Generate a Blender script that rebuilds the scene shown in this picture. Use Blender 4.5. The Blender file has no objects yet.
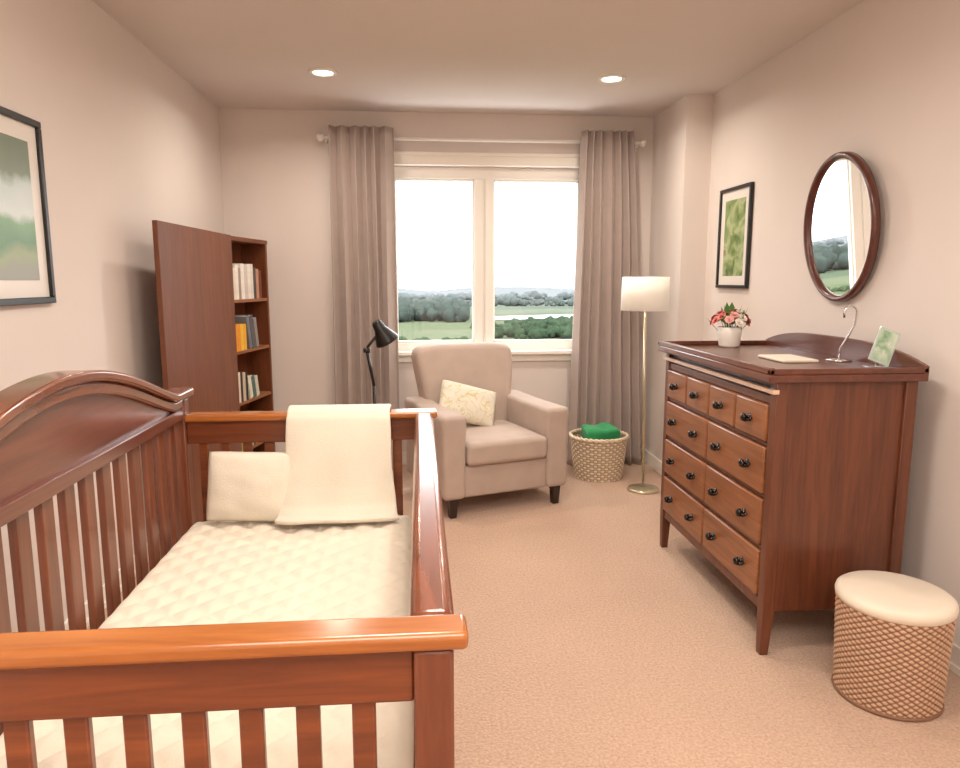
import bpy, bmesh, math, random
from mathutils import Matrix, Vector, Euler, noise
random.seed(7)
S = bpy.context.scene
COL = S.collection

# ------------------------------------------------------------------ materials
def nt(name):
    m = bpy.data.materials.new(name); m.use_nodes = True
    t = m.node_tree; b = t.nodes['Principled BSDF']
    return m, t, b
def N(t, typ, **kw):
    n = t.nodes.new(typ)
    for k, v in kw.items():
        if k in n.inputs: n.inputs[k].default_value = v
        else: setattr(n, k, v)
    return n
def c4(c): return (c[0], c[1], c[2], 1)
def srgb(r, g, b):
    f = lambda v: ((v/255)/12.92 if v/255 <= .04045 else (((v/255)+.055)/1.055)**2.4)
    return (f(r), f(g), f(b))
def plain(name, col, rough=.6, metal=0, noise_s=0, noise_a=.1, bump=0, bscale=200, sheen=0, coat=0, spec=None):
    m, t, b = nt(name)
    b.inputs['Base Color'].default_value = c4(col)
    b.inputs['Roughness'].default_value = rough
    b.inputs['Metallic'].default_value = metal
    if sheen: b.inputs['Sheen Weight'].default_value = sheen
    if coat: b.inputs['Coat Weight'].default_value = coat; b.inputs['Coat Roughness'].default_value = .12
    if spec is not None: b.inputs['Specular IOR Level'].default_value = spec
    tc = N(t, 'ShaderNodeTexCoord')
    if noise_s:
        n = N(t, 'ShaderNodeTexNoise', Scale=noise_s, Detail=4.0)
        r = N(t, 'ShaderNodeValToRGB')
        r.color_ramp.elements[0].position = .3; r.color_ramp.elements[1].position = .7
        r.color_ramp.elements[0].color = c4([v*(1-noise_a) for v in col])
        r.color_ramp.elements[1].color = c4([min(1, v*(1+noise_a)) for v in col])
        t.links.new(tc.outputs['Object'], n.inputs['Vector'])
        t.links.new(n.outputs['Fac'], r.inputs[0]); t.links.new(r.outputs[0], b.inputs['Base Color'])
    if bump:
        n = N(t, 'ShaderNodeTexNoise', Scale=bscale, Detail=3.0)
        bp = N(t, 'ShaderNodeBump', Strength=bump, Distance=.01)
        t.links.new(tc.outputs['Object'], n.inputs['Vector'])
        t.links.new(n.outputs['Fac'], bp.inputs['Height']); t.links.new(bp.outputs[0], b.inputs['Normal'])
    return m
def wood(name, c1, c2, axis=1, rough=.32, coat=.25):
    m, t, b = nt(name)
    tc = N(t, 'ShaderNodeTexCoord'); mp = N(t, 'ShaderNodeMapping')
    sc = [22, 22, 22]; sc[axis] = 1.6
    mp.inputs['Scale'].default_value = sc
    n = N(t, 'ShaderNodeTexNoise', Scale=1.6, Detail=7.0, Roughness=.62, Distortion=.8)
    n2 = N(t, 'ShaderNodeTexNoise', Scale=.35, Detail=2.0)
    r = N(t, 'ShaderNodeValToRGB')
    r.color_ramp.elements[0].position = .28; r.color_ramp.elements[1].position = .72
    r.color_ramp.elements[0].color = c4(c1); r.color_ramp.elements[1].color = c4(c2)
    mx = N(t, 'ShaderNodeMix', data_type='RGBA', blend_type='MULTIPLY')
    mx.inputs[0].default_value = .3
    t.links.new(tc.outputs['Object'], mp.inputs[0]); t.links.new(mp.outputs[0], n.inputs['Vector'])
    t.links.new(mp.outputs[0], n2.inputs['Vector'])
    t.links.new(n.outputs['Fac'], r.inputs[0]); t.links.new(r.outputs[0], mx.inputs[6])
    r2 = N(t, 'ShaderNodeValToRGB'); r2.color_ramp.elements[0].position=.35; r2.color_ramp.elements[1].position=.65
    r2.color_ramp.elements[0].color=(.45,.45,.45,1); r2.color_ramp.elements[1].color=(1,1,1,1)
    t.links.new(n2.outputs['Fac'], r2.inputs[0]); t.links.new(r2.outputs[0], mx.inputs[7])
    t.links.new(mx.outputs[2], b.inputs['Base Color'])
    b.inputs['Roughness'].default_value = rough
    b.inputs['Coat Weight'].default_value = coat; b.inputs['Coat Roughness'].default_value = .16
    return m
def fabric(name, col, rough=.9, scale=350, bump=.25, var=.06, sheen=.12):
    return plain(name, col, rough, noise_s=9, noise_a=var, bump=bump, bscale=scale, sheen=sheen)
def emis(name, col, st):
    m, t, b = nt(name)
    b.inputs['Base Color'].default_value = c4(col)
    b.inputs['Emission Color'].default_value = c4(col); b.inputs['Emission Strength'].default_value = st
    return m

WALL = plain('wall_paint', srgb(226,216,209), .85, noise_s=3, noise_a=.012, bump=.04, bscale=180)
CEIL = plain('ceiling_paint', srgb(219,210,204), .9, noise_s=3, noise_a=.01)
TRIM = plain('trim_paint', srgb(246,241,231), .45, noise_s=5, noise_a=.01)
CRIB_Y = wood('cherry_wood_lengthwise', srgb(92,45,27), srgb(140,76,46), 1, .24, .75)
CRIB_X = wood('cherry_wood_crosswise', srgb(92,42,22), srgb(138,72,36), 0, .3, .4)
CRIB_CAP = wood('cherry_wood_cap', srgb(146,78,30), srgb(198,122,58), 0, .25, .6)
CRIB_B = wood('cherry_wood_panel', srgb(88,44,33), srgb(122,68,50), 1, .32, .4)
CRIB_Z = wood('cherry_wood_upright', srgb(88,42,27), srgb(134,74,46), 2, .32, .3)
DR_Z = wood('walnut_upright', srgb(84,44,29), srgb(120,68,43), 2, .4, .2)
DR_Y = wood('walnut_lengthwise', srgb(82,41,28), srgb(116,62,42), 1, .3, .4)
DRAWER = wood('drawer_front_wood', srgb(126,76,46), srgb(168,110,70), 1, .38, .2)
BK_Z = wood('bookcase_wood', srgb(100,52,27), srgb(130,74,42), 2, .45, .1)
BK_IN = wood('bookcase_inner_wood', srgb(140,88,54), srgb(172,114,74), 1, .5, .1)
BLACK = plain('black_lacquer', (.012,.011,.011), .3, noise_s=20, noise_a=.1)
BRONZE = plain('dark_bronze', (.045,.04,.038), .25, .9, noise_s=30, noise_a=.2)
CHROME = plain('chrome', (.8,.8,.8), .12, 1, noise_s=10, noise_a=.02)
BRASS = plain('brushed_brass', srgb(204,194,166), .3, .8, noise_s=20, noise_a=.05)
CHAIR = fabric('armchair_fabric', srgb(188,170,158), .85)
CHAIRLEG = wood('dark_leg_wood', srgb(30,18,14), srgb(52,32,24), 2, .4, .2)
CURT = fabric('curtain_fabric', srgb(178,163,155), .85, 400, .12, .03)
CREAM = fabric('cream_cotton', srgb(221,210,192), .9, 300, .12, .02)
LIDC = fabric('cream_vinyl', srgb(232,221,203), .7, 300, .08, .02)
BLANK = fabric('blanket_cotton', srgb(222,213,196), .95, 260, .2, .03)
WHITE = plain('white_ceramic', srgb(240,236,228), .25, noise_s=8, noise_a=.02)
PAPER = plain('paper_pages', srgb(232,224,208), .8, noise_s=60, noise_a=.06)
GREENCLOTH = fabric('green_towel', srgb(50,156,96), .95, 200, .6, .12)

def carpet():
    m, t, b = nt('carpet')
    tc = N(t, 'ShaderNodeTexCoord')
    n = N(t, 'ShaderNodeTexNoise', Scale=95.0, Detail=4.0, Roughness=.7)
    n2 = N(t, 'ShaderNodeTexNoise', Scale=1.7, Detail=3.0)
    v = N(t, 'ShaderNodeTexVoronoi', Scale=130.0)
    r = N(t, 'ShaderNodeValToRGB')
    r.color_ramp.elements[0].position=.3; r.color_ramp.elements[1].position=.7
    r.color_ramp.elements[0].color=c4(srgb(190,155,130)); r.color_ramp.elements[1].color=c4(srgb(228,195,170))
    mx = N(t, 'ShaderNodeMix', data_type='RGBA', blend_type='MULTIPLY'); mx.inputs[0].default_value=.2
    for q in (n, n2, v): t.links.new(tc.outputs['Object'], q.inputs['Vector'])
    t.links.new(n.outputs['Fac'], r.inputs[0]); t.links.new(r.outputs[0], mx.inputs[6])
    t.links.new(n2.outputs['Fac'], mx.inputs[7]); t.links.new(mx.outputs[2], b.inputs['Base Color'])
    b.inputs['Roughness'].default_value=.97; b.inputs['Sheen Weight'].default_value=.25
    b.inputs['Specular IOR Level'].default_value=.1
    bp = N(t, 'ShaderNodeBump', Strength=.6, Distance=.009)
    ad = N(t, 'ShaderNodeMath', operation='ADD')
    t.links.new(n.outputs['Fac'], ad.inputs[0]); t.links.new(v.outputs['Distance'], ad.inputs[1])
    t.links.new(ad.outputs[0], bp.inputs['Height']); t.links.new(bp.outputs[0], b.inputs['Normal'])
    return m
CARPET = carpet()
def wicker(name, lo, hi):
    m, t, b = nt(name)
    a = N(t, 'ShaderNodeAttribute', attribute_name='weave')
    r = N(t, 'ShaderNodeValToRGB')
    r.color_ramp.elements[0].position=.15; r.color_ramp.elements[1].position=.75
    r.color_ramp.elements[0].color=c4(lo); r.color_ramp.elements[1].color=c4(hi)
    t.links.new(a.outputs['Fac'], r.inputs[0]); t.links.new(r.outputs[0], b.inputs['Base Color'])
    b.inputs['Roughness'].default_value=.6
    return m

# ------------------------------------------------------------------ helpers
def pmat(o):
    return Matrix.Translation(o.location) @ o.rotation_euler.to_matrix().to_4x4()
def thing(name, loc, label, cat, rot=(0,0,0), group=None):
    e = bpy.data.objects.new(name, None); e.empty_display_size=.1
    e.location=loc; e.rotation_euler=rot; e['label']=label; e['category']=cat
    if group: e['group']=group
    COL.objects.link(e); return e
def mk(name, bm, mats, parent=None, smooth=False, world=True, bevel=0, label=None, cat=None, kind=None, group=None, segs=2, subs=0, solid=0, loc=None):
    bmesh.ops.recalc_face_normals(bm, faces=bm.faces) if not solid else None
    me = bpy.data.meshes.new(name)
    if parent is not None and world:
        bm.transform(pmat(parent).inverted())
    if loc is not None:
        bm.transform(Matrix.Translation(-Vector(loc)))
    bm.to_mesh(me); bm.free()
    if not isinstance(mats, (list, tuple)): mats=[mats]
    for m in mats: me.materials.append(m)
    if smooth:
        for p in me.polygons: p.use_smooth=True
    o = bpy.data.objects.new(name, me); COL.objects.link(o)
    if loc is not None: o.location=loc
    if parent is not None: o.parent=parent
    if solid:
        md=o.modifiers.new('solid','SOLIDIFY'); md.thickness=solid; md.offset=0
    if bevel:
        md=o.modifiers.new('bevel','BEVEL'); md.width=bevel; md.segments=segs; md.limit_method='ANGLE'; md.angle_limit=math.radians(40)
        for p in me.polygons: p.use_smooth=True
        try: me.set_sharp_from_angle(angle=math.radians(60))
        except Exception: pass
    if subs:
        md=o.modifiers.new('sub','SUBSURF'); md.levels=subs; md.render_levels=subs
    if label: o['label']=label
    if cat: o['category']=cat
    if kind: o['kind']=kind
    if group: o['group']=group
    return o
def abox(bm, x0,x1,y0,y1,z0,z1, mi=0, M=None):
    vs=[bm.verts.new((x,y,z)) for x in (x0,x1) for y in (y0,y1) for z in (z0,z1)]
    if M is not None:
        for v in vs: v.co = M @ v.co
    for f in ((0,1,3,2),(4,6,7,5),(0,4,5,1),(2,3,7,6),(0,2,6,4),(1,5,7,3)):
        fc=bm.faces.new([vs[i] for i in f]); fc.material_index=mi
    return vs
def box(name, b, mat, parent=None, **k):
    bm=bmesh.new(); abox(bm,*b); return mk(name,bm,mat,parent,**k)
def lathe(bm, prof, n=32, c=(0,0,0), mi=0):
    rings=[]
    for r,z in prof:
        if r<1e-6: rings.append([bm.verts.new((c[0],c[1],c[2]+z))])
        else: rings.append([bm.verts.new((c[0]+r*math.cos(2*math.pi*i/n), c[1]+r*math.sin(2*math.pi*i/n), c[2]+z)) for i in range(n)])
    for a,b in zip(rings,rings[1:]):
        for i in range(n):
            j=(i+1)%n
            if len(a)==1 and len(b)==1: continue
            if len(a)==1: f=bm.faces.new((a[0],b[i],b[j]))
            elif len(b)==1: f=bm.faces.new((a[i],a[j],b[0]))
            else: f=bm.faces.new((a[i],a[j],b[j],b[i]))
            f.material_index=mi
def tube(bm, pts, r, n=10, mi=0, caps=True):
    pts=[Vector(p) for p in pts]; rings=[]
    rr = r if isinstance(r,(list,tuple)) else [r]*len(pts)
    up=Vector((.123,.456,.88)).normalized()
    for i,p in enumerate(pts):
        d=(pts[min(i+1,len(pts)-1)]-pts[max(i-1,0)]).normalized()
        a=d.cross(up).normalized(); b=d.cross(a)
        rings.append([bm.verts.new(p+rr[i]*(a*math.cos(2*math.pi*k/n)+b*math.sin(2*math.pi*k/n))) for k in range(n)])
    for A,B in zip(rings,rings[1:]):
        for k in range(n):
            f=bm.faces.new((A[k],A[(k+1)%n],B[(k+1)%n],B[k])); f.material_index=mi
    if caps:
        bm.faces.new(rings[0]).material_index=mi; bm.faces.new(rings[-1][::-1]).material_index=mi
def grid(bm, nu, nv, fn):
    g=[[bm.verts.new(fn(i/nu,j/nv)) for j in range(nv+1)] for i in range(nu+1)]
    for i in range(nu):
        for j in range(nv):
            bm.faces.new((g[i][j],g[i+1][j],g[i+1][j+1],g[i][j+1]))
    return g
def rbox(bm, x0,x1,y0,y1,z0,z1, r=.04, cuts=6, thr=.5):
    sx,sy,sz=(x1-x0)/2,(y1-y0)/2,(z1-z0)/2; c=Vector(((x0+x1)/2,(y0+y1)/2,(z0+z1)/2))
    b2=bmesh.new(); bmesh.ops.create_cube(b2,size=2)
    bmesh.ops.subdivide_edges(b2,edges=b2.edges[:],cuts=cuts*2+1,use_grid_fill=True)
    def rm(t,s):
        a=abs(t); inner=1-r/s if s>r else 0
        v = a/thr*inner if a<thr else inner+(a-thr)/(1-thr)*(1-inner)
        return math.copysign(v*s,t)
    for v in b2.verts:
        p=Vector((rm(v.co.x,sx),rm(v.co.y,sy),rm(v.co.z,sz)))
        q=Vector((max(-sx+r,min(sx-r,p.x)),max(-sy+r,min(sy-r,p.y)),max(-sz+r,min(sz-r,p.z))))
        d=p-q
        if d.length>1e-7:
            m=max(abs(d.x),abs(d.y),abs(d.z)); p=q+d.normalized()*m
        v.co=p+c
    me=bpy.data.meshes.new('tmp'); b2.to_mesh(me); b2.free()
    k=len(bm.verts); bm.from_mesh(me); bpy.data.meshes.remove(me)
    bm.verts.ensure_lookup_table()
    return [bm.verts[i] for i in range(k,len(bm.verts))]
def pillow(bm, w, h, t, n=22, wr=.006, seed=0):
    verts={}
    for s in (1,-1):
        for i in range(n+1):
            for j in range(n+1):
                u=2*i/n-1; v=2*j/n-1
                edge = i in (0,n) or j in (0,n)
                if s==-1 and edge: verts[(s,i,j)]=verts[(1,i,j)]; continue
                k=((1-u*u)*(1-v*v))
                th=t/2*(k**.42)
                pin=1-.06*(abs(u)*abs(v))**3
                x=u*w/2*(1-.05*(1-v*v)*abs(u))*pin; z=v*h/2*(1-.05*(1-u*u)*abs(v))*pin
                y=s*th+wr*noise.noise(Vector((u*2.2+seed,v*2.2,s)))*(0 if edge else 1)
                verts[(s,i,j)]=bm.verts.new((x,y,z))
    for s in (1,-1):
        for i in range(n):
            for j in range(n):
                bm.faces.new((verts[(s,i,j)],verts[(s,i+1,j)],verts[(s,i+1,j+1)],verts[(s,i,j+1)]))

# ------------------------------------------------------------------ room shell
XL,XR,YB,YF,H = -1.375,1.92,5.25,-1.2,2.585
ST=dict(kind='structure')
box('floor',(XL-.12,XR+.12,YF-.1,YB+.2,-.1,0),CARPET,label='warm beige cut-pile carpet floor',**ST)
box('ceiling',(XL-.12,XR+.12,YF-.1,YB+.2,H,H+.1),CEIL,label='plain painted ceiling with recessed lights',**ST)
box('wall_left',(XL-.12,XL,YF,YB,0,H),WALL,label='plain painted wall in pale warm beige',**ST)
box('wall_right',(XR,XR+.12,YF,YB,0,H),WALL,label='plain painted wall in pale warm beige',**ST)
box('wall_front',(XL-.12,XR+.12,YF-.1,YF,0,H),WALL,label='plain painted wall in pale warm beige',**ST)
box('wall_corner',(1.745,XR,4.6,YB,0,H),WALL,label='boxed-out corner column painted like the walls',**ST)
OX0,OX1,OZ0,OZ1=-.22,1.27,.87,2.22
bm=bmesh.new()
abox(bm,XL-.12,OX0,YB,YB+.2,0,H); abox(bm,OX1,XR+.12,YB,YB+.2,0,H)
abox(bm,OX0,OX1,YB,YB+.2,0,OZ0); abox(bm,OX0,OX1,YB,YB+.2,OZ1,H)
mk('wall_back',bm,WALL,label='painted wall with a wide double window opening',**ST)
bm=bmesh.new(); abox(bm,XL,XL+.012,YF,YB,0,.1); abox(bm,XL,XL+.017,YF,YB,0,.03); mk('baseboard_left',bm,TRIM,bevel=.004,label='white painted skirting board',**ST)
bm=bmesh.new(); abox(bm,XR-.012,XR,YF,4.6,0,.1); abox(bm,XR-.017,XR,YF,4.6,0,.03); mk('baseboard_right',bm,TRIM,bevel=.004,label='white painted skirting board',**ST)
bm=bmesh.new(); abox(bm,XL+.02,1.745,YB-.012,YB,0,.1); mk('baseboard_back',bm,TRIM,bevel=.004,label='white painted skirting board',**ST)
bm=bmesh.new(); abox(bm,1.733,1.745,4.588,YB-.012,0,.1); abox(bm,1.745,XR-.018,4.588,4.6,0,.1); mk('baseboard_corner',bm,TRIM,bevel=.003,label='white painted skirting board',**ST)
w=bpy.data.objects.new('window_1',None); w.location=(.525,YB+.1,OZ0); COL.objects.link(w); w['kind']='structure'; w['label']='white double casement window looking over green countryside'
FR=plain('window_frame_paint',srgb(246,242,234),.35,noise_s=5,noise_a=.01)
bm=bmesh.new()
y0,y1=YB+.05,YB+.12
abox(bm,OX0,OX1,y0,y1,OZ0,.93); abox(bm,OX0,OX1,y0,y1,2.135,OZ1)
abox(bm,OX0,-.165,y0,y1,.93,2.135); abox(bm,1.21,OX1,y0,y1,.93,2.135)
abox(bm,.42,.485,y0-.01,y1,.93,2.135); abox(bm,.50,.565,y0-.01,y1,.93,2.135); abox(bm,.485,.50,y0,y1,.93,2.135)
for a,b_ in ((-.165,.42),(.565,1.21)):
    abox(bm,a,a+.012,y0+.015,y1-.01,.93,2.135);abox(bm,b_-.012,b_,y0+.015,y1-.01,.93,2.135)
    abox(bm,a,b_,y0+.015,y1-.01,.93,.945);abox(bm,a,b_,y0+.015,y1-.01,2.12,2.135)
mk('window_frame',bm,FR,w,bevel=.004)
gm,t,b=nt('window_glass')
t.nodes.remove(b); out=t.nodes['Material Output']
tr=N(t,'ShaderNodeBsdfTransparent'); gl=N(t,'ShaderNodeBsdfGlossy',Roughness=.02); mxs=N(t,'ShaderNodeMixShader'); mxs.inputs[0].default_value=.04
t.links.new(tr.outputs[0],mxs.inputs[1]); t.links.new(gl.outputs[0],mxs.inputs[2]); t.links.new(mxs.outputs[0],out.inputs[0])
for a,b_ in ((-.165,.42),(.565,1.21)):
    box('window_pane',(a,b_,YB+.088,YB+.092,.93,2.135),gm,w)
bm=bmesh.new()
abox(bm,OX0-.07,OX0,YB-.022,YB,.79,2.30); abox(bm,OX1,OX1+.07,YB-.022,YB,.79,2.30)
abox(bm,OX0,OX1,YB-.022,YB,OZ1,2.30); abox(bm,OX0-.08,OX1+.08,YB-.03,YB,2.285,2.31)
abox(bm,OX0-.085,OX1+.085,YB-.06,YB+.05,.845,.872); abox(bm,OX0,OX1,YB-.018,YB,.79,.845)
mk('trim_1',bm,TRIM,bevel=.004,label='cream window casing with sill',**ST)

# ------------------------------------------------------------------ outside
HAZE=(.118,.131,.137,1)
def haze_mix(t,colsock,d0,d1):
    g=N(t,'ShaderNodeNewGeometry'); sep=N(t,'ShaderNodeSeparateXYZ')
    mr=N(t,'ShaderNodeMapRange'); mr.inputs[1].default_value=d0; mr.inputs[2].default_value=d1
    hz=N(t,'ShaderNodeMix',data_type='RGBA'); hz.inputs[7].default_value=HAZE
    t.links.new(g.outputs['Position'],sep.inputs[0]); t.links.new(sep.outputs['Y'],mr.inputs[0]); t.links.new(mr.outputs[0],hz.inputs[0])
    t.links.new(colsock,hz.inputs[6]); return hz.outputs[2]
def ground_mat():
    m,t,b=nt('fields')
    tc=N(t,'ShaderNodeTexCoord')
    mp=N(t,'ShaderNodeMapping'); mp.inputs['Scale'].default_value=(.012,.035,.02); mp.inputs['Rotation'].default_value=(0,0,.25)
    v=N(t,'ShaderNodeTexVoronoi',Scale=1.0)
    r=N(t,'ShaderNodeValToRGB'); r.color_ramp.interpolation='CONSTANT'
    e=r.color_ramp.elements; e[0].color=c4((.075,.095,.042)); e[1].position=.35; e[1].color=c4((.095,.11,.06))
    for p,c in ((.55,(.05,.075,.034)),(.72,(.125,.125,.09)),(.85,(.07,.095,.04))):
        q=e.new(p); q.color=c4(c)
    n=N(t,'ShaderNodeTexNoise',Scale=.15,Detail=6.0)
    mx=N(t,'ShaderNodeMix',data_type='RGBA',blend_type='MULTIPLY'); mx.inputs[0].default_value=.3
    t.links.new(tc.outputs['Object'],mp.inputs[0]); t.links.new(mp.outputs[0],v.inputs['Vector'])
    t.links.new(tc.outputs['Object'],n.inputs['Vector'])
    t.links.new(v.outputs['Color'],r.inputs[0]); t.links.new(r.outputs[0],mx.inputs[6]); t.links.new(n.outputs['Fac'],mx.inputs[7])
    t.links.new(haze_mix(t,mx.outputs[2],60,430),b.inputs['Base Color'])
    b.inputs['Roughness'].default_value=1; b.inputs['Specular IOR Level'].default_value=0
    return m
def gz(x,y):
    z=-7+.25*noise.noise(Vector((x*.01,y*.01,0)))
    if y>260: z+= -(y-260)*.018+ (6+ (y-260)*.016)*noise.noise(Vector((x*.0034,y*.0026,5)))*min(1,(y-260)/300)
    return z
bm=bmesh.new()
def gfn(u,v):
    x=-1500+3000*u; y=12+2400*v**2
    return (x,y,gz(x,y))
grid(bm,110,110,gfn)
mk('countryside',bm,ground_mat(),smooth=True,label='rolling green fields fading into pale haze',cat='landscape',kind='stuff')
bm=bmesh.new()
def rv(u,v):
    x=15+150*u; y=150+14*math.sin(u*5)+ (7+12*u)*(v-.5)*2
    return (x,y,gz(x,y)+.12)
grid(bm,40,4,rv)
mk('river',bm,plain('river_water',(.135,.142,.146),.4,noise_s=.2,noise_a=.04),smooth=True,label='pale winding river across the valley',cat='river',kind='stuff')
def leafmat(nm,col):
    m,t,b=nt(nm); tc=N(t,'ShaderNodeTexCoord'); n=N(t,'ShaderNodeTexNoise',Scale=1.2,Detail=5.0)
    r=N(t,'ShaderNodeValToRGB'); e=r.color_ramp.elements; e[0].position=.3; e[1].position=.7
    e[0].color=c4([v*.6 for v in col]); e[1].color=c4([v*1.4 for v in col])
    t.links.new(tc.outputs['Object'],n.inputs['Vector']); t.links.new(n.outputs['Fac'],r.inputs[0])
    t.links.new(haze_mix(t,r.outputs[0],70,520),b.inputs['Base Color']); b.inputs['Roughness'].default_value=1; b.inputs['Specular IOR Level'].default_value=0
    return m
_b=bmesh.new(); bmesh.ops.create_icosphere(_b,subdivisions=2,radius=1); _b.verts.ensure_lookup_table()
ICO=[v.co.copy() for v in _b.verts]; ICF=[tuple(v.index for v in f.verts) for f in _b.faces]; _b.free()
def forest(name,label,x0,x1,y0,y1,n,hmin,hmax,col,rk=(.35,.5)):
    V=[];F=[]
    for i in range(n):
        x=random.uniform(x0,x1); y=random.uniform(y0,y1); h=random.uniform(hmin,hmax)
        h*=1+.6*noise.noise(Vector((x*.09,y*.03,2)))
        r=h*random.uniform(*rk); z=gz(x,y)-.2; k=len(V); off=Vector((x,y,0))
        for d in ICO:
            f=1+.6*noise.noise(d*2.8+off)
            V.append((x+d.x*r*f,y+d.y*r*f,z+h*.5+d.z*h*.5*f))
        F+= [tuple(q+k for q in f) for f in ICF]
    me=bpy.data.meshes.new(name); me.from_pydata(V,[],F); me.materials.append(leafmat(name+'_leaves',col))
    for p in me.polygons: p.use_smooth=True
    o=bpy.data.objects.new(name,me); COL.objects.link(o); o['label']=label; o['category']='trees'; o['kind']='stuff'
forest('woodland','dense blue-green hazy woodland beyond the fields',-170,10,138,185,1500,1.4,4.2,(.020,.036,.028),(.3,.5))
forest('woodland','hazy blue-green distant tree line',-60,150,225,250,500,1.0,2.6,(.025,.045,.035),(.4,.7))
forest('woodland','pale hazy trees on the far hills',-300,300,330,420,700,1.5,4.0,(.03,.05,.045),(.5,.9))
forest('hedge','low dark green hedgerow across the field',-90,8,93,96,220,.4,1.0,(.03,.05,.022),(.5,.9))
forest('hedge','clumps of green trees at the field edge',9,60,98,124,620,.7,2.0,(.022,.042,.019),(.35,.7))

# ------------------------------------------------------------------ crib
crib=thing('crib',(-.34,1.475,0),'glossy cherry-stained wooden baby crib with arched solid back','crib')
Y0,Y1=.758,2.185; XB0,XB1=-.755,-.705; XF0,XF1=-.011,.036
for (a,b_,top) in ((XB0,XB1,1.045),(XF0,XF1,.975)):
    for (c,d) in ((Y0,Y0+.046),(Y1-.046,Y1)):
        box('post',(a,b_,c,d,0,top),CRIB_Z,crib,bevel=.005)
for (c,d),c0,c1 in (((Y0,Y0+.046),Y0-.006,Y0+.048),((Y1-.046,Y1),Y1-.054,Y1+.008)):
    bm=bmesh.new(); m=(c+d)/2
    abox(bm,XB1,XF0,m-.013,m+.013,.906,.976)
    abox(bm,XB1,XF0,m-.013,m+.013,.27,.34)
    x=XF0-.064+.018
    while x>XB1+.03:
        abox(bm,x-.028,x,m-.007,m+.007,.34,.906); x-=.0655
    mk('end_panel',bm,CRIB_X,crib,bevel=.003)
    box('end_cap',(XB1,XF1+.017,c0,c1,.976,.998),CRIB_CAP,crib,bevel=.007,segs=3)
bm=bmesh.new(); m=(XF0+XF1)/2
abox(bm,m-.013,m+.013,Y0+.046,Y1-.046,.92,.967); abox(bm,m-.013,m+.013,Y0+.046,Y1-.046,.27,.34)
y=Y0+.10
while y<Y1-.08:
    abox(bm,m-.007,m+.007,y,y+.03,.34,.92); y+=.075
mk('side_panel',bm,CRIB_Z,crib,bevel=.003)
bm=bmesh.new(); abox(bm,XF0-.005,XF1+.004,Y0+.049,Y1-.055,.964,.996)
mk('side_rail',bm,CRIB_Y,crib,bevel=.014,segs=4)
def arch(y):
    s=abs(y-1.475)/.725
    if s>.84: return 1.06
    return 1.06+.140*(math.cos(math.pi/2*s/.84)**2)**.6
def sweep(bm,x0,x1,lo,off1,ya,yb,n=70,absolute=False):
    prev=None
    for i in range(n+1):
        y=ya+(yb-ya)*i/n; z=arch(y); zl=lo if absolute else z+lo
        q=[bm.verts.new(p) for p in ((x0,y,zl),(x1,y,zl),(x1,y,z+off1),(x0,y,z+off1))]
        if prev:
            for k in range(4): bm.faces.new((prev[k],prev[(k+1)%4],q[(k+1)%4],q[k]))
        else: bm.faces.new(q[::-1])
        prev=q
    bm.faces.new(prev)
bm=bmesh.new()
sweep(bm,-.742,-.722,1.0,-.01,Y0+.02,Y1-.02,absolute=True)
abox(bm,-.752,-.708,Y0+.047,Y1-.047,.985,1.018)
abox(bm,-.745,-.717,Y0+.047,Y1-.047,.27,.34)
mk('back_panel',bm,CRIB_B,crib,bevel=.003)
bm=bmesh.new()
sweep(bm,-.765,-.695,-.012,.012,Y0-.03,Y1+.03)
sweep(bm,-.752,-.708,-.042,-.012,Y0+.0,Y1-.0)
mk('arched_cap',bm,CRIB_Y,crib,bevel=.006)
bm=bmesh.new(); y=Y0+.075
while y<Y1-.09:
    abox(bm,-.738,-.722,y,y+.046,.34,.99); y+=.087
mk('back_slats',bm,CRIB_Z,crib,bevel=.003)
box('mattress_support',(XB1,XF0,Y0+.05,Y1-.05,.515,.548),CRIB_Y,crib,bevel=.003)
bm=bmesh.new()
vs=rbox(bm,-.698,-.018,.815,2.13,.549,.680,r=.04,cuts=64,thr=.9)
for v in vs:
    if v.co.z>.64:
        e=min(v.co.x+.698,-.018-v.co.x,v.co.y-.815,2.13-v.co.y)
        k=min(1,max(0,e/.05))
        a=abs(math.sin((v.co.x*1.0+v.co.y)*math.pi/.085)); b2=abs(math.sin((v.co.x*1.0-v.co.y)*math.pi/.085))
        v.co.z+=k*(.014*(min(a,b2)**.55)-.010+.008*noise.noise(v.co*5))
mk('mattress',bm,CREAM,smooth=True,label='cream quilted crib mattress lying in the crib',cat='mattress',loc=(-.353,1.474,.549))
bm=bmesh.new(); pillow(bm,.255,.215,.075,seed=3,n=26,wr=.004)
bm.transform(Matrix.Translation((-.508,2.070,.792))@Matrix.Rotation(math.radians(2),4,'Y')@Matrix.Rotation(math.radians(-12),4,'X'))
mk('pillow',bm,BLANK,smooth=True,label='cream cotton pillow propped at the crib end',cat='pillow',loc=(-.508,2.07,.69))
prof=[(2.212,.80),(2.213,.88),(2.212,.97),(2.205,1.000),(2.18,1.010),(2.15,1.012),(2.122,1.006),(2.108,.985),(2.098,.93),(2.085,.86),(2.07,.79),(2.052,.735),(2.03,.708),(2.005,.703)]
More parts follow.
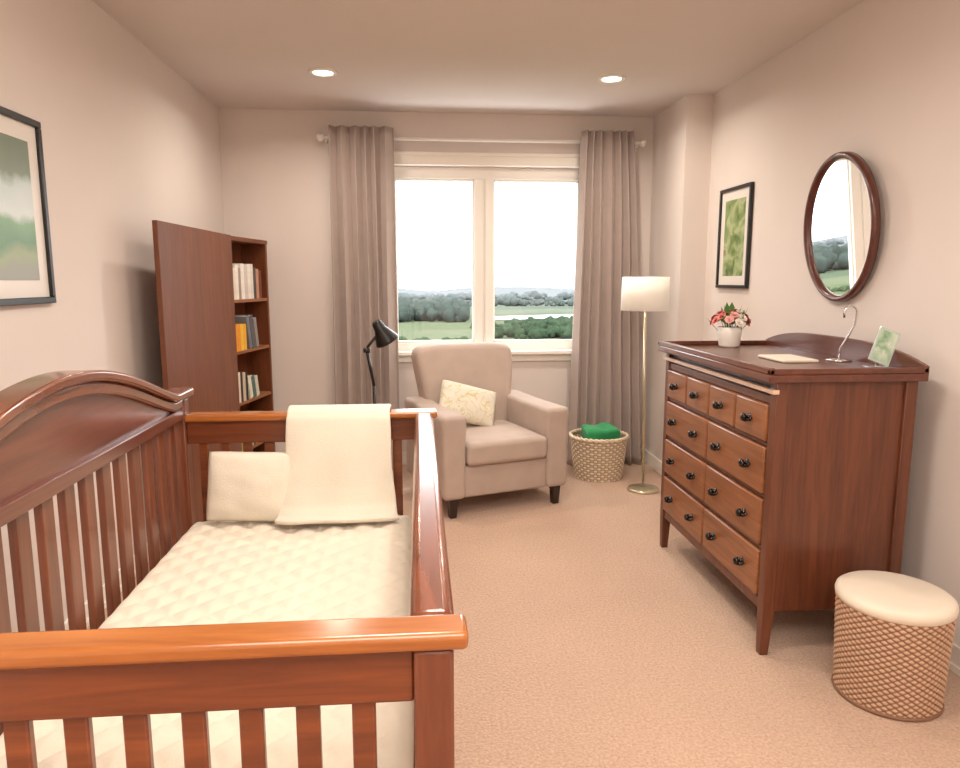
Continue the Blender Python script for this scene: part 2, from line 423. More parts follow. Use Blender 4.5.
def bl(u,v):
    f=v*(len(prof)-1); i=min(int(f),len(prof)-2); k=f-i
    y=prof[i][0]*(1-k)+prof[i+1][0]*k; z=prof[i][1]*(1-k)+prof[i+1][1]*k
    dn=max(0,(v-.5)*2)
    w=.310+.055*dn**1.5
    x=-.245+(u-.5)*w
    y-=.022*math.sin(dn*math.pi*.5)*(math.sin(math.pi*u)**.6)
    y+=.005*dn*math.sin(u*13+v*4)+.012*dn*noise.noise(Vector((u*3,v*4,1)))
    z=max(z,.703)
    return (x+.008*noise.noise(Vector((u*2,v*5,4))),y,z)
bm=bmesh.new(); grid(bm,40,60,bl)
mk('blanket',bm,BLANK,smooth=True,solid=.013,label='folded cream blanket draped over the crib end rail',cat='blanket',subs=1,loc=(-.248,2.1,.70))

# ------------------------------------------------------------------ bookcase
bk=thing('bookcase',(-1.162,4.54,0),'reddish-brown wooden bookcase with a wide open door, in the corner','bookcase',rot=(0,0,math.radians(-11.0)))
L=dict(world=False)
bm=bmesh.new()
abox(bm,-.185,0,0,.022,0,1.67); abox(bm,-.185,0,.548,.57,0,1.67); abox(bm,-.185,.004,-.004,.574,1.645,1.672)
abox(bm,-.185,-.175,.02,.55,.05,1.65); abox(bm,-.18,-.005,.02,.55,0,.06)
mk('carcass',bm,BK_Z,bk,bevel=.002,**L)
SH=[.06,.29,.61,.945,1.275]
for z in SH[1:]:
    box('shelf',(-.176,-.004,.022,.548,z-.02,z),BK_IN,bk,bevel=.002,**L)
bm=bmesh.new()
Md=Matrix.Rotation(math.radians(8.2),4,'Z')
abox(bm,-.012,.014,-1.10,-.006,.04,1.675,M=Md)
mk('door',bm,BK_Z,bk,bevel=.003,label='wide plain wooden door panel swung open',**L)
BM=pmat(bk)
def make_book(y,z,th,h,d,col,lean=0,grp='',lab=''):
    cm=plain('book_cover',col,.55,noise_s=30,noise_a=.08)
    bm=bmesh.new()
    abox(bm,-.003,0,0,th,0,h,0); abox(bm,-d,-.003,0,.002,0,h,0); abox(bm,-d,-.003,th-.002,th,0,h,0)
    abox(bm,-d+.004,-.003,.002,th-.002,.004,h-.004,1)
    me=bpy.data.meshes.new('book'); bmesh.ops.recalc_face_normals(bm,faces=bm.faces); bm.to_mesh(me); bm.free()
    me.materials.append(cm); me.materials.append(PAPER)
    o=bpy.data.objects.new('book',me); COL.objects.link(o)
    o.matrix_world=BM@Matrix.Translation((-.008,y,z+.0005))@Matrix.Rotation(math.radians(lean),4,'X')
    o['label']=lab; o['category']='book'; o['group']=grp
    return o
def row(z,y,specs,grp):
    first=True
    for th,h,col,lean,nm in specs:
        th*=1.4
        if lean>0:
            s_=math.sin(math.radians(lean))*h
            if first: y+=s_+.006; first=False
            make_book(y,z,th,h,.135,col,lean,grp,nm+' book leaning on a bookcase shelf'); y+=th/math.cos(math.radians(lean))+.008
        else:
            make_book(y,z,th,h,.135,col,0,grp,nm+' book standing on a bookcase shelf'); y+=th+.0015
row(SH[4],.03,[(.03,.20,srgb(226,216,200),0,'cream hardback'),(.03,.22,srgb(236,230,220),0,'white hardback'),(.025,.20,srgb(170,150,140),0,'taupe paperback'),(.035,.23,srgb(240,236,230),0,'white hardback'),(.035,.22,srgb(214,206,196),0,'pale grey hardback'),(.03,.23,srgb(238,232,222),0,'ivory hardback'),(.03,.23,srgb(228,224,216),0,'off-white hardback'),(.03,.21,srgb(90,78,76),0,'dark brown hardback'),(.03,.2,srgb(196,150,120),0,'tan hardback'),(.03,.19,srgb(120,60,50),0,'russet hardback')],'books on the top shelf')
row(SH[3],.03,[(.055,.17,srgb(232,150,40),0,'thick orange'),(.03,.17,srgb(244,196,70),0,'yellow'),(.03,.17,srgb(240,176,50),0,'amber'),(.03,.22,srgb(120,122,128),10,'slate grey'),(.035,.22,srgb(96,96,104),10,'dark grey'),(.03,.20,srgb(150,145,145),10,'grey')],'books on the second shelf')
row(SH[2],.03,[(.03,.20,srgb(225,214,196),0,'cream'),(.022,.2,srgb(70,52,46),0,'dark brown'),(.03,.19,srgb(205,190,170),0,'beige'),(.022,.18,srgb(50,48,52),0,'black'),(.03,.15,srgb(228,230,210),12,'pale green picture'),(.03,.15,srgb(90,116,112),12,'teal'),(.03,.14,srgb(220,222,206),12,'light sage')],'books on the third shelf')
row(SH[1],.03,[(.04,.2,srgb(160,170,60),0,'olive green'),(.03,.22,srgb(236,214,80),0,'yellow'),(.035,.21,srgb(100,130,50),0,'leaf green'),(.03,.2,srgb(236,224,150),0,'pale yellow'),(.03,.21,srgb(60,84,60),0,'dark green'),(.04,.2,srgb(206,190,90),0,'mustard'),(.03,.21,srgb(120,140,70),0,'moss green'),(.03,.2,srgb(230,220,120),0,'lemon')],'books on the fourth shelf')
row(SH[0],.03,[(.04,.16,srgb(170,60,60),0,'red'),(.035,.17,srgb(200,200,205),0,'light grey'),(.04,.16,srgb(120,60,66),0,'maroon'),(.03,.17,srgb(220,214,205),0,'white'),(.04,.15,srgb(90,90,100),0,'grey')],'books on the bottom shelf')

# ------------------------------------------------------------------ armchair
ac=thing('armchair',(.405,4.44,0),'blush beige upholstered armchair with rounded arms by the window','armchair',rot=(0,0,math.radians(19)))
def part(name,fn,mat=CHAIR,**k):
    bm=bmesh.new(); fn(bm); return mk(name,bm,mat,ac,smooth=True,world=False,**k)
def arm(s):
    def f(bm):
        vs=rbox(bm,-.072,.072,-.385,.34,.115,.62,r=.03,cuts=8)
        for v in vs:
            k=(v.co.z-.115)/.505
            v.co.x*=1+.14*max(0,(k-.6)/.4)**1.3
            v.co.z+=.012*max(0,(v.co.y)/.34)*(k>.6)
            v.co.x+=s*.345
    return f
part('armrest',arm(-1)); part('armrest',arm(1))
part('seat_base',lambda bm: rbox(bm,-.28,.28,-.36,.32,.115,.31,r=.018))
def seatc(bm):
    vs=rbox(bm,-.268,.268,-.397,.22,.312,.45,r=.032,cuts=10)
    for v in vs:
        if v.co.z>.4:
            u=v.co.x/.268; w_=(v.co.y+.08)/.31
            v.co.z+=.018*max(0,(1-u*u))*max(0,1-w_*w_)
part('seat_cushion',seatc)
def back(bm):
    vs=rbox(bm,-.315,.315,.17,.33,.30,.975,r=.04,cuts=10)
    for v in vs:
        k=(v.co.z-.30)/.68
        sgn=1 if v.co.x>0 else -1
        v.co.x*= .85+.27*min(1,k*1.1)
        v.co.x-= sgn*.015*max(0,(k-.85)/.15)**2*(abs(v.co.x)>.2)
        v.co.z-= .018*(v.co.x/.32)**4*k
        v.co.y+= .10*k - .03*math.sin(k*math.pi)*(1 if v.co.y<.25 else 0)
part('backrest',back)
for x in (-.348,.348):
    for y in (-.34,.29):
        bm=bmesh.new(); vv=abox(bm,x-.028,x+.028,y-.028,y+.028,0,.125)
        for v in vv:
            if v.co.z<.01: v.co.x=x+(v.co.x-x)*.7; v.co.y=y+(v.co.y-y)*.7
        mk('leg',bm,CHAIRLEG,ac,world=False,bevel=.003)
def tp_mat():
    m,t,b=nt('printed_linen'); tc=N(t,'ShaderNodeTexCoord')
    w_=N(t,'ShaderNodeTexNoise',Scale=11.0,Detail=1.0,Distortion=2.2)
    r=N(t,'ShaderNodeValToRGB'); e=r.color_ramp.elements
    e[0].position=.50; e[0].color=c4(srgb(228,222,206)); e[1].position=.54; e[1].color=c4(srgb(206,196,140))
    q=e.new(.59); q.color=c4(srgb(228,222,206))
    t.links.new(tc.outputs['Object'],w_.inputs['Vector']); t.links.new(w_.outputs['Fac'],r.inputs[0]); t.links.new(r.outputs[0],b.inputs['Base Color'])
    b.inputs['Roughness'].default_value=.9; return m
bm=bmesh.new(); pillow(bm,.40,.27,.11,seed=9)
A=pmat(ac)
bm.transform(A@Matrix.Translation((-.085,.045,.607))@Matrix.Rotation(math.radians(-28),4,'X')@Matrix.Rotation(math.radians(18),4,'Y'))
mk('throw_pillow',bm,tp_mat(),smooth=True,label='cream throw pillow with mustard squiggle print on the armchair',cat='pillow',loc=tuple(A@Vector((-.06,.03,.48))))

# ------------------------------------------------------------------ reading lamp (black)
rl=thing('reading_lamp',(-.285,4.4,0),'slim black metal reading lamp with a cone shade','lamp')
bm=bmesh.new(); lathe(bm,[(0,0),(.11,0),(.11,.012),(.1,.018),(.015,.022),(0,.022)]); mk('base',bm,BLACK,rl,world=False,smooth=True)
bm=bmesh.new(); tube(bm,[(0,0,.02),(0,0,.74)],.010); tube(bm,[(0,0,.74),(-.04,0,.97)],.010); mk('pole',bm,BLACK,rl,world=False,smooth=True)
bm=bmesh.new(); tube(bm,[(-.04,0,.955),(-.035,0,.985),(.05,-.01,1.09)],.009); tube(bm,[(-.06,0,.965),(-.02,0,.965)],.015); mk('arm',bm,BLACK,rl,world=False,smooth=True)
bm=bmesh.new(); lathe(bm,[(0,.085),(.022,.085),(.032,.07),(.038,.03),(.075,-.05),(.078,-.062),(.072,-.06),(.03,.025),(0,.03)],n=28)
bm.transform(Matrix.Translation((.06,-.01,1.075))@Matrix.Rotation(math.radians(-28),4,'Y')@Matrix.Rotation(math.radians(14),4,'X')); mk('lamp_shade',bm,BLACK,rl,world=False,smooth=True)

# ------------------------------------------------------------------ floor lamp
fl=thing('floor_lamp',(1.492,4.45,0),'slim pale brass floor lamp with a white drum shade','lamp')
bm=bmesh.new(); lathe(bm,[(0,0),(.105,0),(.105,.01),(.095,.018),(.02,.024),(0,.024)],n=40); mk('base',bm,BRASS,fl,world=False,smooth=True)
bm=bmesh.new(); q_=-.03; tube(bm,[(0,0,.02),(q_,0,1.26)],.0085,14); tube(bm,[(q_,0,1.26),(q_,0,1.31)],.016,14)
for k in range(3):
    a=2*math.pi*k/3; tube(bm,[(q_,0,1.30),(q_+.148*math.cos(a),.148*math.sin(a),1.30)],.003,6)
mk('pole',bm,BRASS,fl,world=False,smooth=True)
sm,t,b=nt('lamp_shade_linen'); b.inputs['Base Color'].default_value=c4(srgb(244,238,226)); b.inputs['Roughness'].default_value=.8
b.inputs['Emission Color'].default_value=c4((1,.93,.82)); b.inputs['Emission Strength'].default_value=.12
bm=bmesh.new(); lathe(bm,[(.152,1.205),(.148,1.42)],n=48,c=(q_,0,0)); mk('lamp_shade',bm,sm,fl,world=False,smooth=True,solid=.004)

# ------------------------------------------------------------------ woven vessels
def woven(bm,rb,rt,h,nw,nh,amp,seg=6,diag=False):
    nu=nw*seg; nv=nh*seg
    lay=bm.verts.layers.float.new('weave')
    def vert(i,j):
        u=i/nu*nw; v=j/nv*nh; k=j/nv
        r=rb+(rt-rb)*k
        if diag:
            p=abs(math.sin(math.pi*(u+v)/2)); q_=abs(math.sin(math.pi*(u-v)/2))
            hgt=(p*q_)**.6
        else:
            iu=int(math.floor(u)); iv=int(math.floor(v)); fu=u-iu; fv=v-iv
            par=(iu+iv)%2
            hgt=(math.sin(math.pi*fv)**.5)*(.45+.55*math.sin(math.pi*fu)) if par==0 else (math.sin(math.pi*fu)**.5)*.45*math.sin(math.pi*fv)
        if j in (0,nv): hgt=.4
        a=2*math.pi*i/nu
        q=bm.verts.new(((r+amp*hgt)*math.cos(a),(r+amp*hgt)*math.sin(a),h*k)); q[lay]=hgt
        return q
    g=[[vert(i,j) for j in range(nv+1)] for i in range(nu)]
    for i in range(nu):
        for j in range(nv):
            bm.faces.new((g[i][j],g[(i+1)%nu][j],g[(i+1)%nu][j+1],g[i][j+1]))
st=thing('stool',(1.58,2.09,0),'round tan woven storage stool with cream padded lid','stool')
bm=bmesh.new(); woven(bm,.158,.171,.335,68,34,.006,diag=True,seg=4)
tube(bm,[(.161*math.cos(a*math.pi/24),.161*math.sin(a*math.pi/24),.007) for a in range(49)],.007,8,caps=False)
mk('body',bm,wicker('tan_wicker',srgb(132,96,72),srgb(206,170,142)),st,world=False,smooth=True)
bm=bmesh.new(); lathe(bm,[(0,.33),(.172,.33),(.178,.336),(.180,.35),(.177,.362),(.168,.369),(.14,.372),(.08,.374),(0,.375)],n=56)
mk('lid',bm,LIDC,st,world=False,smooth=True,label='cream padded lid')
lb=thing('basket',(1.275,4.81,0),'round pale woven basket holding a green towel','basket')
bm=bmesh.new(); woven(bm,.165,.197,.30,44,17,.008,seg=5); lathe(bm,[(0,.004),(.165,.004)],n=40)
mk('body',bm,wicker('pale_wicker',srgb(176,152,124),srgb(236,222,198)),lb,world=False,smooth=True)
bm=bmesh.new()
for k in (0,1):
    tube(bm,[((.200+.006*math.cos(a*.9*6+k*math.pi))*math.cos(a*2*math.pi/120),(.200+.006*math.cos(a*.9*6+k*math.pi))*math.sin(a*2*math.pi/120),.302+.007*math.sin(a*.9*6+k*math.pi)) for a in range(121)],.008,8,caps=False)
mk('rim',bm,plain('rim_wicker',srgb(224,206,178),.6,noise_s=40,noise_a=.2),lb,world=False,smooth=True)
bm=bmesh.new(); vs=rbox(bm,-.12,.12,-.11,.11,.20,.36,r=.03,cuts=12)
for v in vs:
    v.co.z+=.02*noise.noise(v.co*9)+ (.014*abs(math.sin(v.co.x*22+v.co.y*5)) if v.co.z>.3 else 0); v.co.y+=.02*noise.noise(v.co*7+Vector((5,1,1)))
bm.transform(Matrix.Translation((1.285,4.80,0)))
mk('towel',bm,GREENCLOTH,smooth=True,label='crumpled emerald green towel in the woven basket',cat='towel',loc=(1.29,4.80,.2))

# ------------------------------------------------------------------ curtains
def curtain(xa0,xa1,xb0,xb1,nf,seed,lab,y0=5.095):
    def f(u,v):
        k=1-v
        z=.006+(2.45-.006)*v
        x0=xa0+(xb0-xa0)*k**.8; x1=xa1+(xb1-xa1)*k**.8
        kk=min(1,k*6)
        uw=u+.03*math.sin(u*9+seed)
        ph=uw*nf*2*math.pi+1.1*noise.noise(Vector((u*4,k*1.2,seed)))*kk
        s=math.sin(ph)
        A=.034+.010*k
        y=y0-A*(math.copysign(abs(s)**.8,s))+.012*noise.noise(Vector((u*6,k*2,seed+3)))*kk
        x=x0+(x1-x0)*u+.010*math.sin(ph*2)+.008*noise.noise(Vector((u*4,k*2,seed+7)))*kk
        return (x,y,z)
    bm=bmesh.new(); grid(bm,nf*20,40,f)
    mk('curtain',bm,CURT,smooth=True,solid=.003,label=lab,cat='curtain',loc=((xa0+xa1)/2,y0,.006))
curtain(-.60,-.15,-.61,-.14,6,1,'floor-length taupe pleated curtain gathered beside the window')
curtain(1.185,1.53,1.13,1.66,6,5,'floor-length taupe pleated curtain gathered beside the window')
cr=thing('curtain_rod',(.5,5.17,2.38),'white metal curtain rod above the window','curtain rod')
RM=plain('rod_paint',srgb(240,236,230),.35,noise_s=10,noise_a=.02)
bm=bmesh.new(); tube(bm,[(-.66,5.165,2.385),(1.63,5.165,2.385)],.012,14); mk('rod',bm,RM,cr,smooth=True)
for x in (-.67,1.64):
    bm=bmesh.new(); bmesh.ops.create_uvsphere(bm,u_segments=16,v_segments=12,radius=.028); bm.transform(Matrix.Translation((x,5.165,2.385))); mk('finial',bm,RM,cr,smooth=True)
for x in (-.63,1.60):
    bm=bmesh.new(); abox(bm,x-.008,x+.008,5.16,5.25,2.358,2.373); abox(bm,x-.018,x+.018,5.244,5.25,2.33,2.41); mk('bracket',bm,RM,cr,bevel=.002)

# ------------------------------------------------------------------ dresser
dr=thing('dresser',(1.54,2.915,0),'reddish-brown wooden changing-table dresser with ten drawers','dresser')
DX0,DX1,DY0,DY1=1.262,1.795,2.352,3.475
bm=bmesh.new()
abox(bm,DX0+.02,DX1-.01,DY0+.012,DY1-.012,.17,1.04)
for z0,z1 in ((.17,.215),(.40,.415),(.597,.612),(.795,.81),(.955,.985)):
    abox(bm,DX0+.006,DX0+.03,DY0+.045,DY1-.045,z0,z1)
mk('body',bm,DR_Z,dr,bevel=.002)
for x0,x1 in ((DX0,DX0+.045),(DX1-.045,DX1)):
    for y0_,y1_ in ((DY0,DY0+.045),(DY1-.045,DY1)):
        bm=bmesh.new(); vv=abox(bm,x0,x1,y0_,y1_,0,1.04)
        bmesh.ops.bisect_plane(bm,geom=bm.verts[:]+bm.edges[:]+bm.faces[:],plane_co=(0,0,.17),plane_no=(0,0,1))
        for v in bm.verts:
            if v.co.z<.01:
                cx=(x0+x1)/2; cy=(y0_+y1_)/2; sx=1 if cx>1.5 else -1
                v.co.x=cx+(v.co.x-cx)*.72+ (.004*sx); v.co.y=cy+(v.co.y-cy)*.72
        mk('leg',bm,DR_Z,dr,bevel=.003)
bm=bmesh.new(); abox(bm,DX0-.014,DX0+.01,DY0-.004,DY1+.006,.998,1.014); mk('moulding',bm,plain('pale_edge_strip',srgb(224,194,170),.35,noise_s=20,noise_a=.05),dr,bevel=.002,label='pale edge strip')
bm=bmesh.new()
TX0,TX1,TY0,TY1=1.225,1.82,2.335,3.50
abox(bm,TX0,TX1,TY0,TY1,1.04,1.069)
abox(bm,TX0,TX0+.02,TY0,TY1,1.069,1.094); abox(bm,TX0,TX1,TY0,TY0+.02,1.069,1.090); abox(bm,TX0,TX1,TY1-.02,TY1,1.069,1.090)
mk('changing_tray',bm,DR_Y,dr,bevel=.004)
bm=bmesh.new(); prev=None; n=40
for i in range(n+1):
    y=TY0+(TY1-TY0)*i/n; s=abs(2*i/n-1)
    z=1.095+.062*(1-max(0,(s-.0))**3.2) if s<.97 else 1.095
    q=[bm.verts.new(p) for p in ((TX1-.02,y,1.066),(TX1,y,1.066),(TX1,y,z),(TX1-.02,y,z))]
    if prev:
        for k in range(4): bm.faces.new((prev[k],prev[(k+1)%4],q[(k+1)%4],q[k]))
    else: bm.faces.new(q[::-1])
    prev=q
bm.faces.new(prev); mk('back_rail',bm,DR_Y,dr,bevel=.003)
def drawer(y0_,y1_,z0,z1,knobs):
    bm=bmesh.new(); abox(bm,DX0-.007,DX0+.03,y0_+.003,y1_-.003,z0+.002,z1-.002)
    d=mk('drawer',bm,DRAWER,dr,bevel=.006)
    for ky in knobs:
        zc=(z0+z1)/2
        bm=bmesh.new(); lathe(bm,[(0,0),(.016,0),(.016,.003),(.006,.005),(.006,.014),(.013,.018),(.0165,.025),(.013,.032),(0,.034)],n=18)
        bm.transform(Matrix.Translation((DX0-.007,ky,zc))@Matrix.Rotation(math.radians(-90),4,'Y'))
        tube(bm,[(DX0-.012,ky-.028,zc+.004),(DX0-.022,ky-.017,zc-.009),(DX0-.025,ky,zc-.015),(DX0-.022,ky+.017,zc-.009),(DX0-.012,ky+.028,zc+.004)],.0042,6)
        kb=mk('knob',bm,BRONZE,dr,smooth=True); kb.parent=d
yi0,yi1=DY0+.047,DY1-.047; W=(yi1-yi0)
for k in range(4):
    a=yi0+W*k/4; b_=yi0+W*(k+1)/4
    drawer(a+.003,b_-.003,.812,.953,[(a+b_)/2])
for (z0,z1) in ((.614,.793),(.417,.595),(.217,.398)):
    for k in range(2):
        a=yi0+W*k/2; b_=yi0+W*(k+1)/2
        drawer(a+.003,b_-.003,z0,z1,[a+W*.12,b_-W*.12])

TZ=1.0695
bm=bmesh.new()
vs=rbox(bm,1.46,1.61,2.68,2.90,TZ,TZ+.012,r=.005,cuts=6)
mk('muslin_cloth',bm,LIDC,smooth=True,label='folded white muslin cloth lying on the dresser',cat='cloth',loc=(1.54,2.79,TZ))
hs=thing('hook_stand',(1.73,2.74,TZ),'small chrome gooseneck stand on the dresser','stand')
bm=bmesh.new(); lathe(bm,[(0,0),(.05,0),(.05,.006),(.01,.010),(0,.010)],n=30); mk('base',bm,CHROME,hs,world=False,smooth=True)
bm=bmesh.new()
pts=[(0,0,.008),(.003,-.0,.05),(.022,-.015,.10),(.038,-.03,.15),(.042,-.035,.20)]
for k in range(1,9):
    a=k/8*math.pi; pts.append((.042-.028+.028*math.cos(a),-.035,.20+.028*math.sin(a)))
pts.append((-.012,-.035,.18))
tube(bm,pts,.0048,10); mk('neck',bm,CHROME,hs,world=False,smooth=True)
ps=thing('photo_stand',(1.735,2.50,TZ+.0005),'small clear tabletop photo frame with pale green picture','picture frame',rot=(0,0,math.radians(-12)))
def print_mat(name,cols,scale,seed=0):
    m,t,b=nt(name); tc=N(t,'ShaderNodeTexCoord'); mp=N(t,'ShaderNodeMapping'); mp.inputs['Location'].default_value=(seed,seed*.7,seed*.3)
    n=N(t,'ShaderNodeTexNoise',Scale=scale,Detail=5.0,Distortion=1.0); r=N(t,'ShaderNodeValToRGB'); e=r.color_ramp.elements
    k=len(cols); e[0].position=.3; e[0].color=c4(cols[0]); e[1].position=.7; e[1].color=c4(cols[-1])
    for i in range(1,k-1): q=e.new(.3+.4*i/(k-1)); q.color=c4(cols[i])
    t.links.new(tc.outputs['Object'],mp.inputs[0]); t.links.new(mp.outputs[0],n.inputs['Vector']); t.links.new(n.outputs['Fac'],r.inputs[0]); t.links.new(r.outputs[0],b.inputs['Base Color'])
    b.inputs['Roughness'].default_value=.25; b.inputs['Coat Weight'].default_value=.6; b.inputs['Coat Roughness'].default_value=.03
    return m
T=Matrix.Translation((0,0,.016))@Matrix.Rotation(math.radians(22),4,'Y')@Matrix.Rotation(math.radians(-14),4,'X')
bm=bmesh.new(); abox(bm,-.040,.040,-.004,.004,0.002,.140,M=T); mk('frame',bm,plain('pale_frame',srgb(190,206,194),.15,noise_s=10,noise_a=.03),ps,world=False,bevel=.002)
bm=bmesh.new(); abox(bm,-.032,.032,-.0055,-.0042,0.012,.130,M=T); mk('picture',bm,print_mat('pale_green_print',[srgb(84,140,100),srgb(170,200,170),srgb(226,234,220)],14,2),ps,world=False)
bm=bmesh.new(); abox(bm,-.045,.045,-.014,.03,0,.006); abox(bm,-.006,.006,.002,.008,.004,.03); mk('stand',bm,CHROME,ps,world=False,bevel=.001)
vz=thing('vase',(1.545,3.37,TZ),'small white ceramic pot holding flowers on the dresser','vase')
bm=bmesh.new(); lathe(bm,[(0,0),(.046,0),(.051,.01),(.056,.06),(.058,.098),(.055,.100),(.052,.097),(.048,.02),(0,.012)],n=36); mk('pot',bm,WHITE,vz,world=False,smooth=True)
bq=thing('bouquet',(1.545,3.37,TZ+.014),'bouquet of pink, coral and white blossoms with green leaves','flowers')
GR=plain('leaf_green',srgb(84,130,66),.5,noise_s=30,noise_a=.3)
pinks=[plain('petal_%s'%n_,srgb(*c),.6,noise_s=40,noise_a=.08) for n_,c in (('coral',(226,120,108)),('pink',(236,174,166)),('white',(240,230,218)),('rose',(206,90,98)))]
random.seed(4)
bm=bmesh.new()
for i in range(30):
    a=random.random()*6.28; el=random.uniform(0.0,1.3); r=random.uniform(.065,.10)
    p=Vector((math.cos(a)*math.cos(el)*r,math.sin(a)*math.cos(el)*r,.10+math.sin(el)*r*.9))
    tube(bm,[(0,0,0),p*.95],.0015,5)
    d=p.normalized(); s_=d.cross(Vector((0,0,1))).normalized()*.015
    q=[bm.verts.new(v) for v in (p-d*.02,p+s_,p+d*.03,p-s_)]
    bm.faces.new(q)
mk('foliage',bm,GR,bq,world=False)
for i in range(22):
    a=i*2.399; el=math.asin(min(1,(i+.3)/22)); r=.085
    c=Vector((math.cos(a)*math.cos(el)*r,math.sin(a)*math.cos(el)*r,.105+math.sin(el)*r*.72))
    M=Matrix.Translation(c)@Vector((0,0,1)).rotation_difference((c-Vector((0,0,.06))).normalized()).to_matrix().to_4x4()
    bm=bmesh.new()
    for ring,(np_,rr,tilt) in enumerate(((7,.026,.3),(6,.020,.8),(5,.013,1.2))):
        for k in range(np_):
            b0=2*math.pi*k/np_+ring*.4
            def pt(u,v):
                w_=math.sin(math.pi*min(1,.15+.85*v))*.012*(rr/.018)
                rad=rr*v; x_=rad*math.cos(tilt); z_=rad*math.sin(tilt)-.004*v*v
                ax=Vector((math.cos(b0),math.sin(b0),0)); sd=Vector((-math.sin(b0),math.cos(b0),0))
                return ax*x_+sd*(u-.5)*2*w_+Vector((0,0,z_))
            grid(bm,2,4,pt)
    bm.transform(M); mk('blossom',bm,pinks[(i*7)%4],bq,world=False,smooth=True)

# ------------------------------------------------------------------ mirror (hangs with a slight forward tilt)
mr=thing('mirror',(XR-.032,3.05,1.63),'oval wall mirror with a dark cherry wood frame','mirror',rot=(0,math.radians(-3.8),math.radians(-1.8)))
bm=bmesh.new(); a_,b_=.283,.328
prf=[(0.004,0),(-.018,0),(-.026,.006),(-.028,.016),(-.022,.026),(-.012,.03),(0.004,.03)]
n=80; rings=[]
for i in range(n):
    t_=2*math.pi*i/n; rings.append([bm.verts.new((dx,(a_-w_)*math.cos(t_),(b_-w_)*math.sin(t_))) for dx,w_ in prf])
for i in range(n):
    A_,B_=rings[i],rings[(i+1)%n]
    for k in range(len(prf)): bm.faces.new((A_[k],A_[(k+1)%len(prf)],B_[(k+1)%len(prf)],B_[k]))
mk('frame',bm,wood('mirror_frame_wood',srgb(76,36,28),srgb(110,58,44),2,.3,.3),mr,smooth=True,world=False)
bm=bmesh.new()
q=[bm.verts.new((-.008,(a_-.024)*math.cos(2*math.pi*i/n),(b_-.024)*math.sin(2*math.pi*i/n))) for i in range(n)]
bm.faces.new(q)
mm=plain('mirror_silver',(.92,.92,.92),.01,1); mk('mirror_glass',bm,mm,mr,world=False)

# ------------------------------------------------------------------ pictures
def picture(X,sgn,y0_,y1_,z0,z1,fw,mw,lab,pm,bev=.003):
    p=thing('picture_frame',(X,(y0_+y1_)/2,(z0+z1)/2),lab,'picture')
    d=.022*sgn
    bm=bmesh.new()
    def bx(a,b,c,e,w_=d): abox(bm,min(X,X+w_),max(X,X+w_),a,b,c,e)
    bx(y0_,y1_,z0,z0+fw); bx(y0_,y1_,z1-fw,z1); bx(y0_,y0_+fw,z0+fw,z1-fw); bx(y1_-fw,y1_,z0+fw,z1-fw)
    mk('frame',bm,BLACK,p,bevel=bev)
    bm=bmesh.new(); bx(y0_+fw,y1_-fw,z0+fw,z1-fw,.010*sgn); mk('mat',bm,plain('mat_board',srgb(228,222,214),.8,noise_s=8,noise_a=.01,coat=.3),p)
    bm=bmesh.new(); bx(y0_+fw+mw,y1_-fw-mw,z0+fw+mw,z1-fw-mw,.0115*sgn); mk('print',bm,pm,p)
    return p
picture(XR,-1,3.965,4.385,1.35,1.955,.020,.055,'black-framed botanical print with green leaves on the wall',print_mat('green_leaf_print',[srgb(62,94,50),srgb(124,150,84),srgb(176,190,140),srgb(130,110,70)],8,1))
def land():
    m,t,b=nt('landscape_reflection_print'); tc=N(t,'ShaderNodeTexCoord'); sep=N(t,'ShaderNodeSeparateXYZ')
    n=N(t,'ShaderNodeTexNoise',Scale=9.0,Detail=5.0); ad=N(t,'ShaderNodeMath',operation='MULTIPLY_ADD'); ad.inputs[1].default_value=.10
    r=N(t,'ShaderNodeValToRGB'); e=r.color_ramp.elements
    mr_=N(t,'ShaderNodeMapRange'); mr_.inputs[1].default_value=-.18; mr_.inputs[2].default_value=.30
    e[0].position=.05; e[0].color=c4(srgb(140,138,118)); e[1].position=.95; e[1].color=c4(srgb(110,124,104))
    for p_,c in ((.14,srgb(140,150,96)),(.24,srgb(74,120,52)),(.38,srgb(104,146,84)),(.45,srgb(200,208,202)),(.66,srgb(184,196,188)),(.74,srgb(122,136,112))):  # landscape bands with the reflected window painted in as pale and green tones
        q=e.new(p_); q.color=c4(c)
    t.links.new(tc.outputs['Object'],sep.inputs[0]); t.links.new(tc.outputs['Object'],n.inputs['Vector'])
    t.links.new(n.outputs['Fac'],ad.inputs[0]); t.links.new(sep.outputs['Z'],ad.inputs[2]); t.links.new(ad.outputs[0],mr_.inputs[0]); t.links.new(mr_.outputs[0],r.inputs[0])
    t.links.new(r.outputs[0],b.inputs['Base Color']); b.inputs['Roughness'].default_value=.35; b.inputs['Coat Weight'].default_value=.1; b.inputs['Coat Roughness'].default_value=.02
    return m
picture(XL,1,2.0,2.775,1.315,1.965,.024,.06,'large black-framed landscape print with painted window reflection and a white mat on the wall',land())

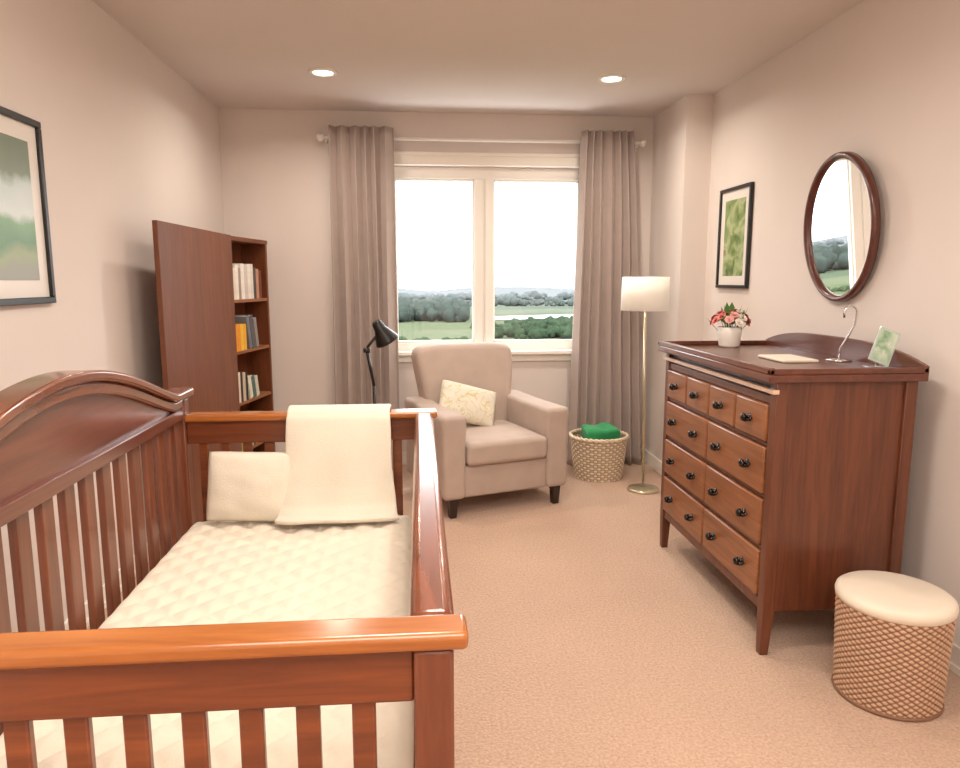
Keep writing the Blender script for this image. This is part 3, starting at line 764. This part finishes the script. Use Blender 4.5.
# ------------------------------------------------------------------ downlights
LENS=emis('warm_lens',(1,.90,.76),9)
for (x,y) in ((-.53,4.31),(1.16,4.29),(.36,2.95)):
    d=thing('downlight',(x,y,H),'round white recessed ceiling downlight','ceiling light',group='recessed ceiling downlights')
    bm=bmesh.new(); lathe(bm,[(.056,-.001),(.056,-.006),(.064,-.011),(.08,-.006),(.083,-.0005),(.056,-.0005)],n=40); mk('trim_ring',bm,TRIM,d,world=False,smooth=True)
    bm=bmesh.new(); lathe(bm,[(0,-.004),(.056,-.004)],n=32); mk('lens',bm,LENS,d,world=False)
    l=bpy.data.lights.new('downlight_lamp','AREA'); l.shape='DISK'; l.size=.11; l.energy=12; l.color=(1,.88,.76); l.spread=math.radians(160)
    o=bpy.data.objects.new('downlight_lamp',l); o.location=(x,y,H-.014); COL.objects.link(o)

# ------------------------------------------------------------------ lights
def area(name,loc,rot,sx,sy,e,col,portal=False):
    l=bpy.data.lights.new(name,'AREA'); l.shape='RECTANGLE'; l.size=sx; l.size_y=sy; l.energy=e; l.color=col
    if portal: l.cycles.is_portal=True
    o=bpy.data.objects.new(name,l); o.location=loc; o.rotation_euler=rot; COL.objects.link(o); return o
area('window_portal',(.525,YB+.21,1.545),(math.radians(-90),0,0),1.5,1.36,1,(1,1,1),True)
area('added_fill_light',(.3,-.3,H-.03),(0,0,0),1.8,1.2,66,(1,.91,.81))  # added fill light behind the camera, not a fixture of the room
area('added_fill_light',(.2,1.7,H-.03),(0,0,0),.5,.5,25,(1,.91,.81))  # second added fill light, brightens the middle of the room
W_=bpy.data.worlds.new('sky'); S.world=W_; W_.use_nodes=True
bg=W_.node_tree.nodes['Background']; bg.inputs[0].default_value=(.97,.985,1,1); bg.inputs[1].default_value=6.5

# ------------------------------------------------------------------ camera
cd=bpy.data.cameras.new('camera'); cd.lens=36*700/960; cd.sensor_width=36; cd.clip_start=.02; cd.clip_end=5000
co=bpy.data.objects.new('camera',cd); co.location=(0,0,1.4); co.rotation_euler=(math.radians(90-8.45),0,math.radians(-5.0)); COL.objects.link(co)
S.camera=co
S.view_settings.view_transform='Standard'; S.view_settings.look='None'; S.view_settings.exposure=0.10
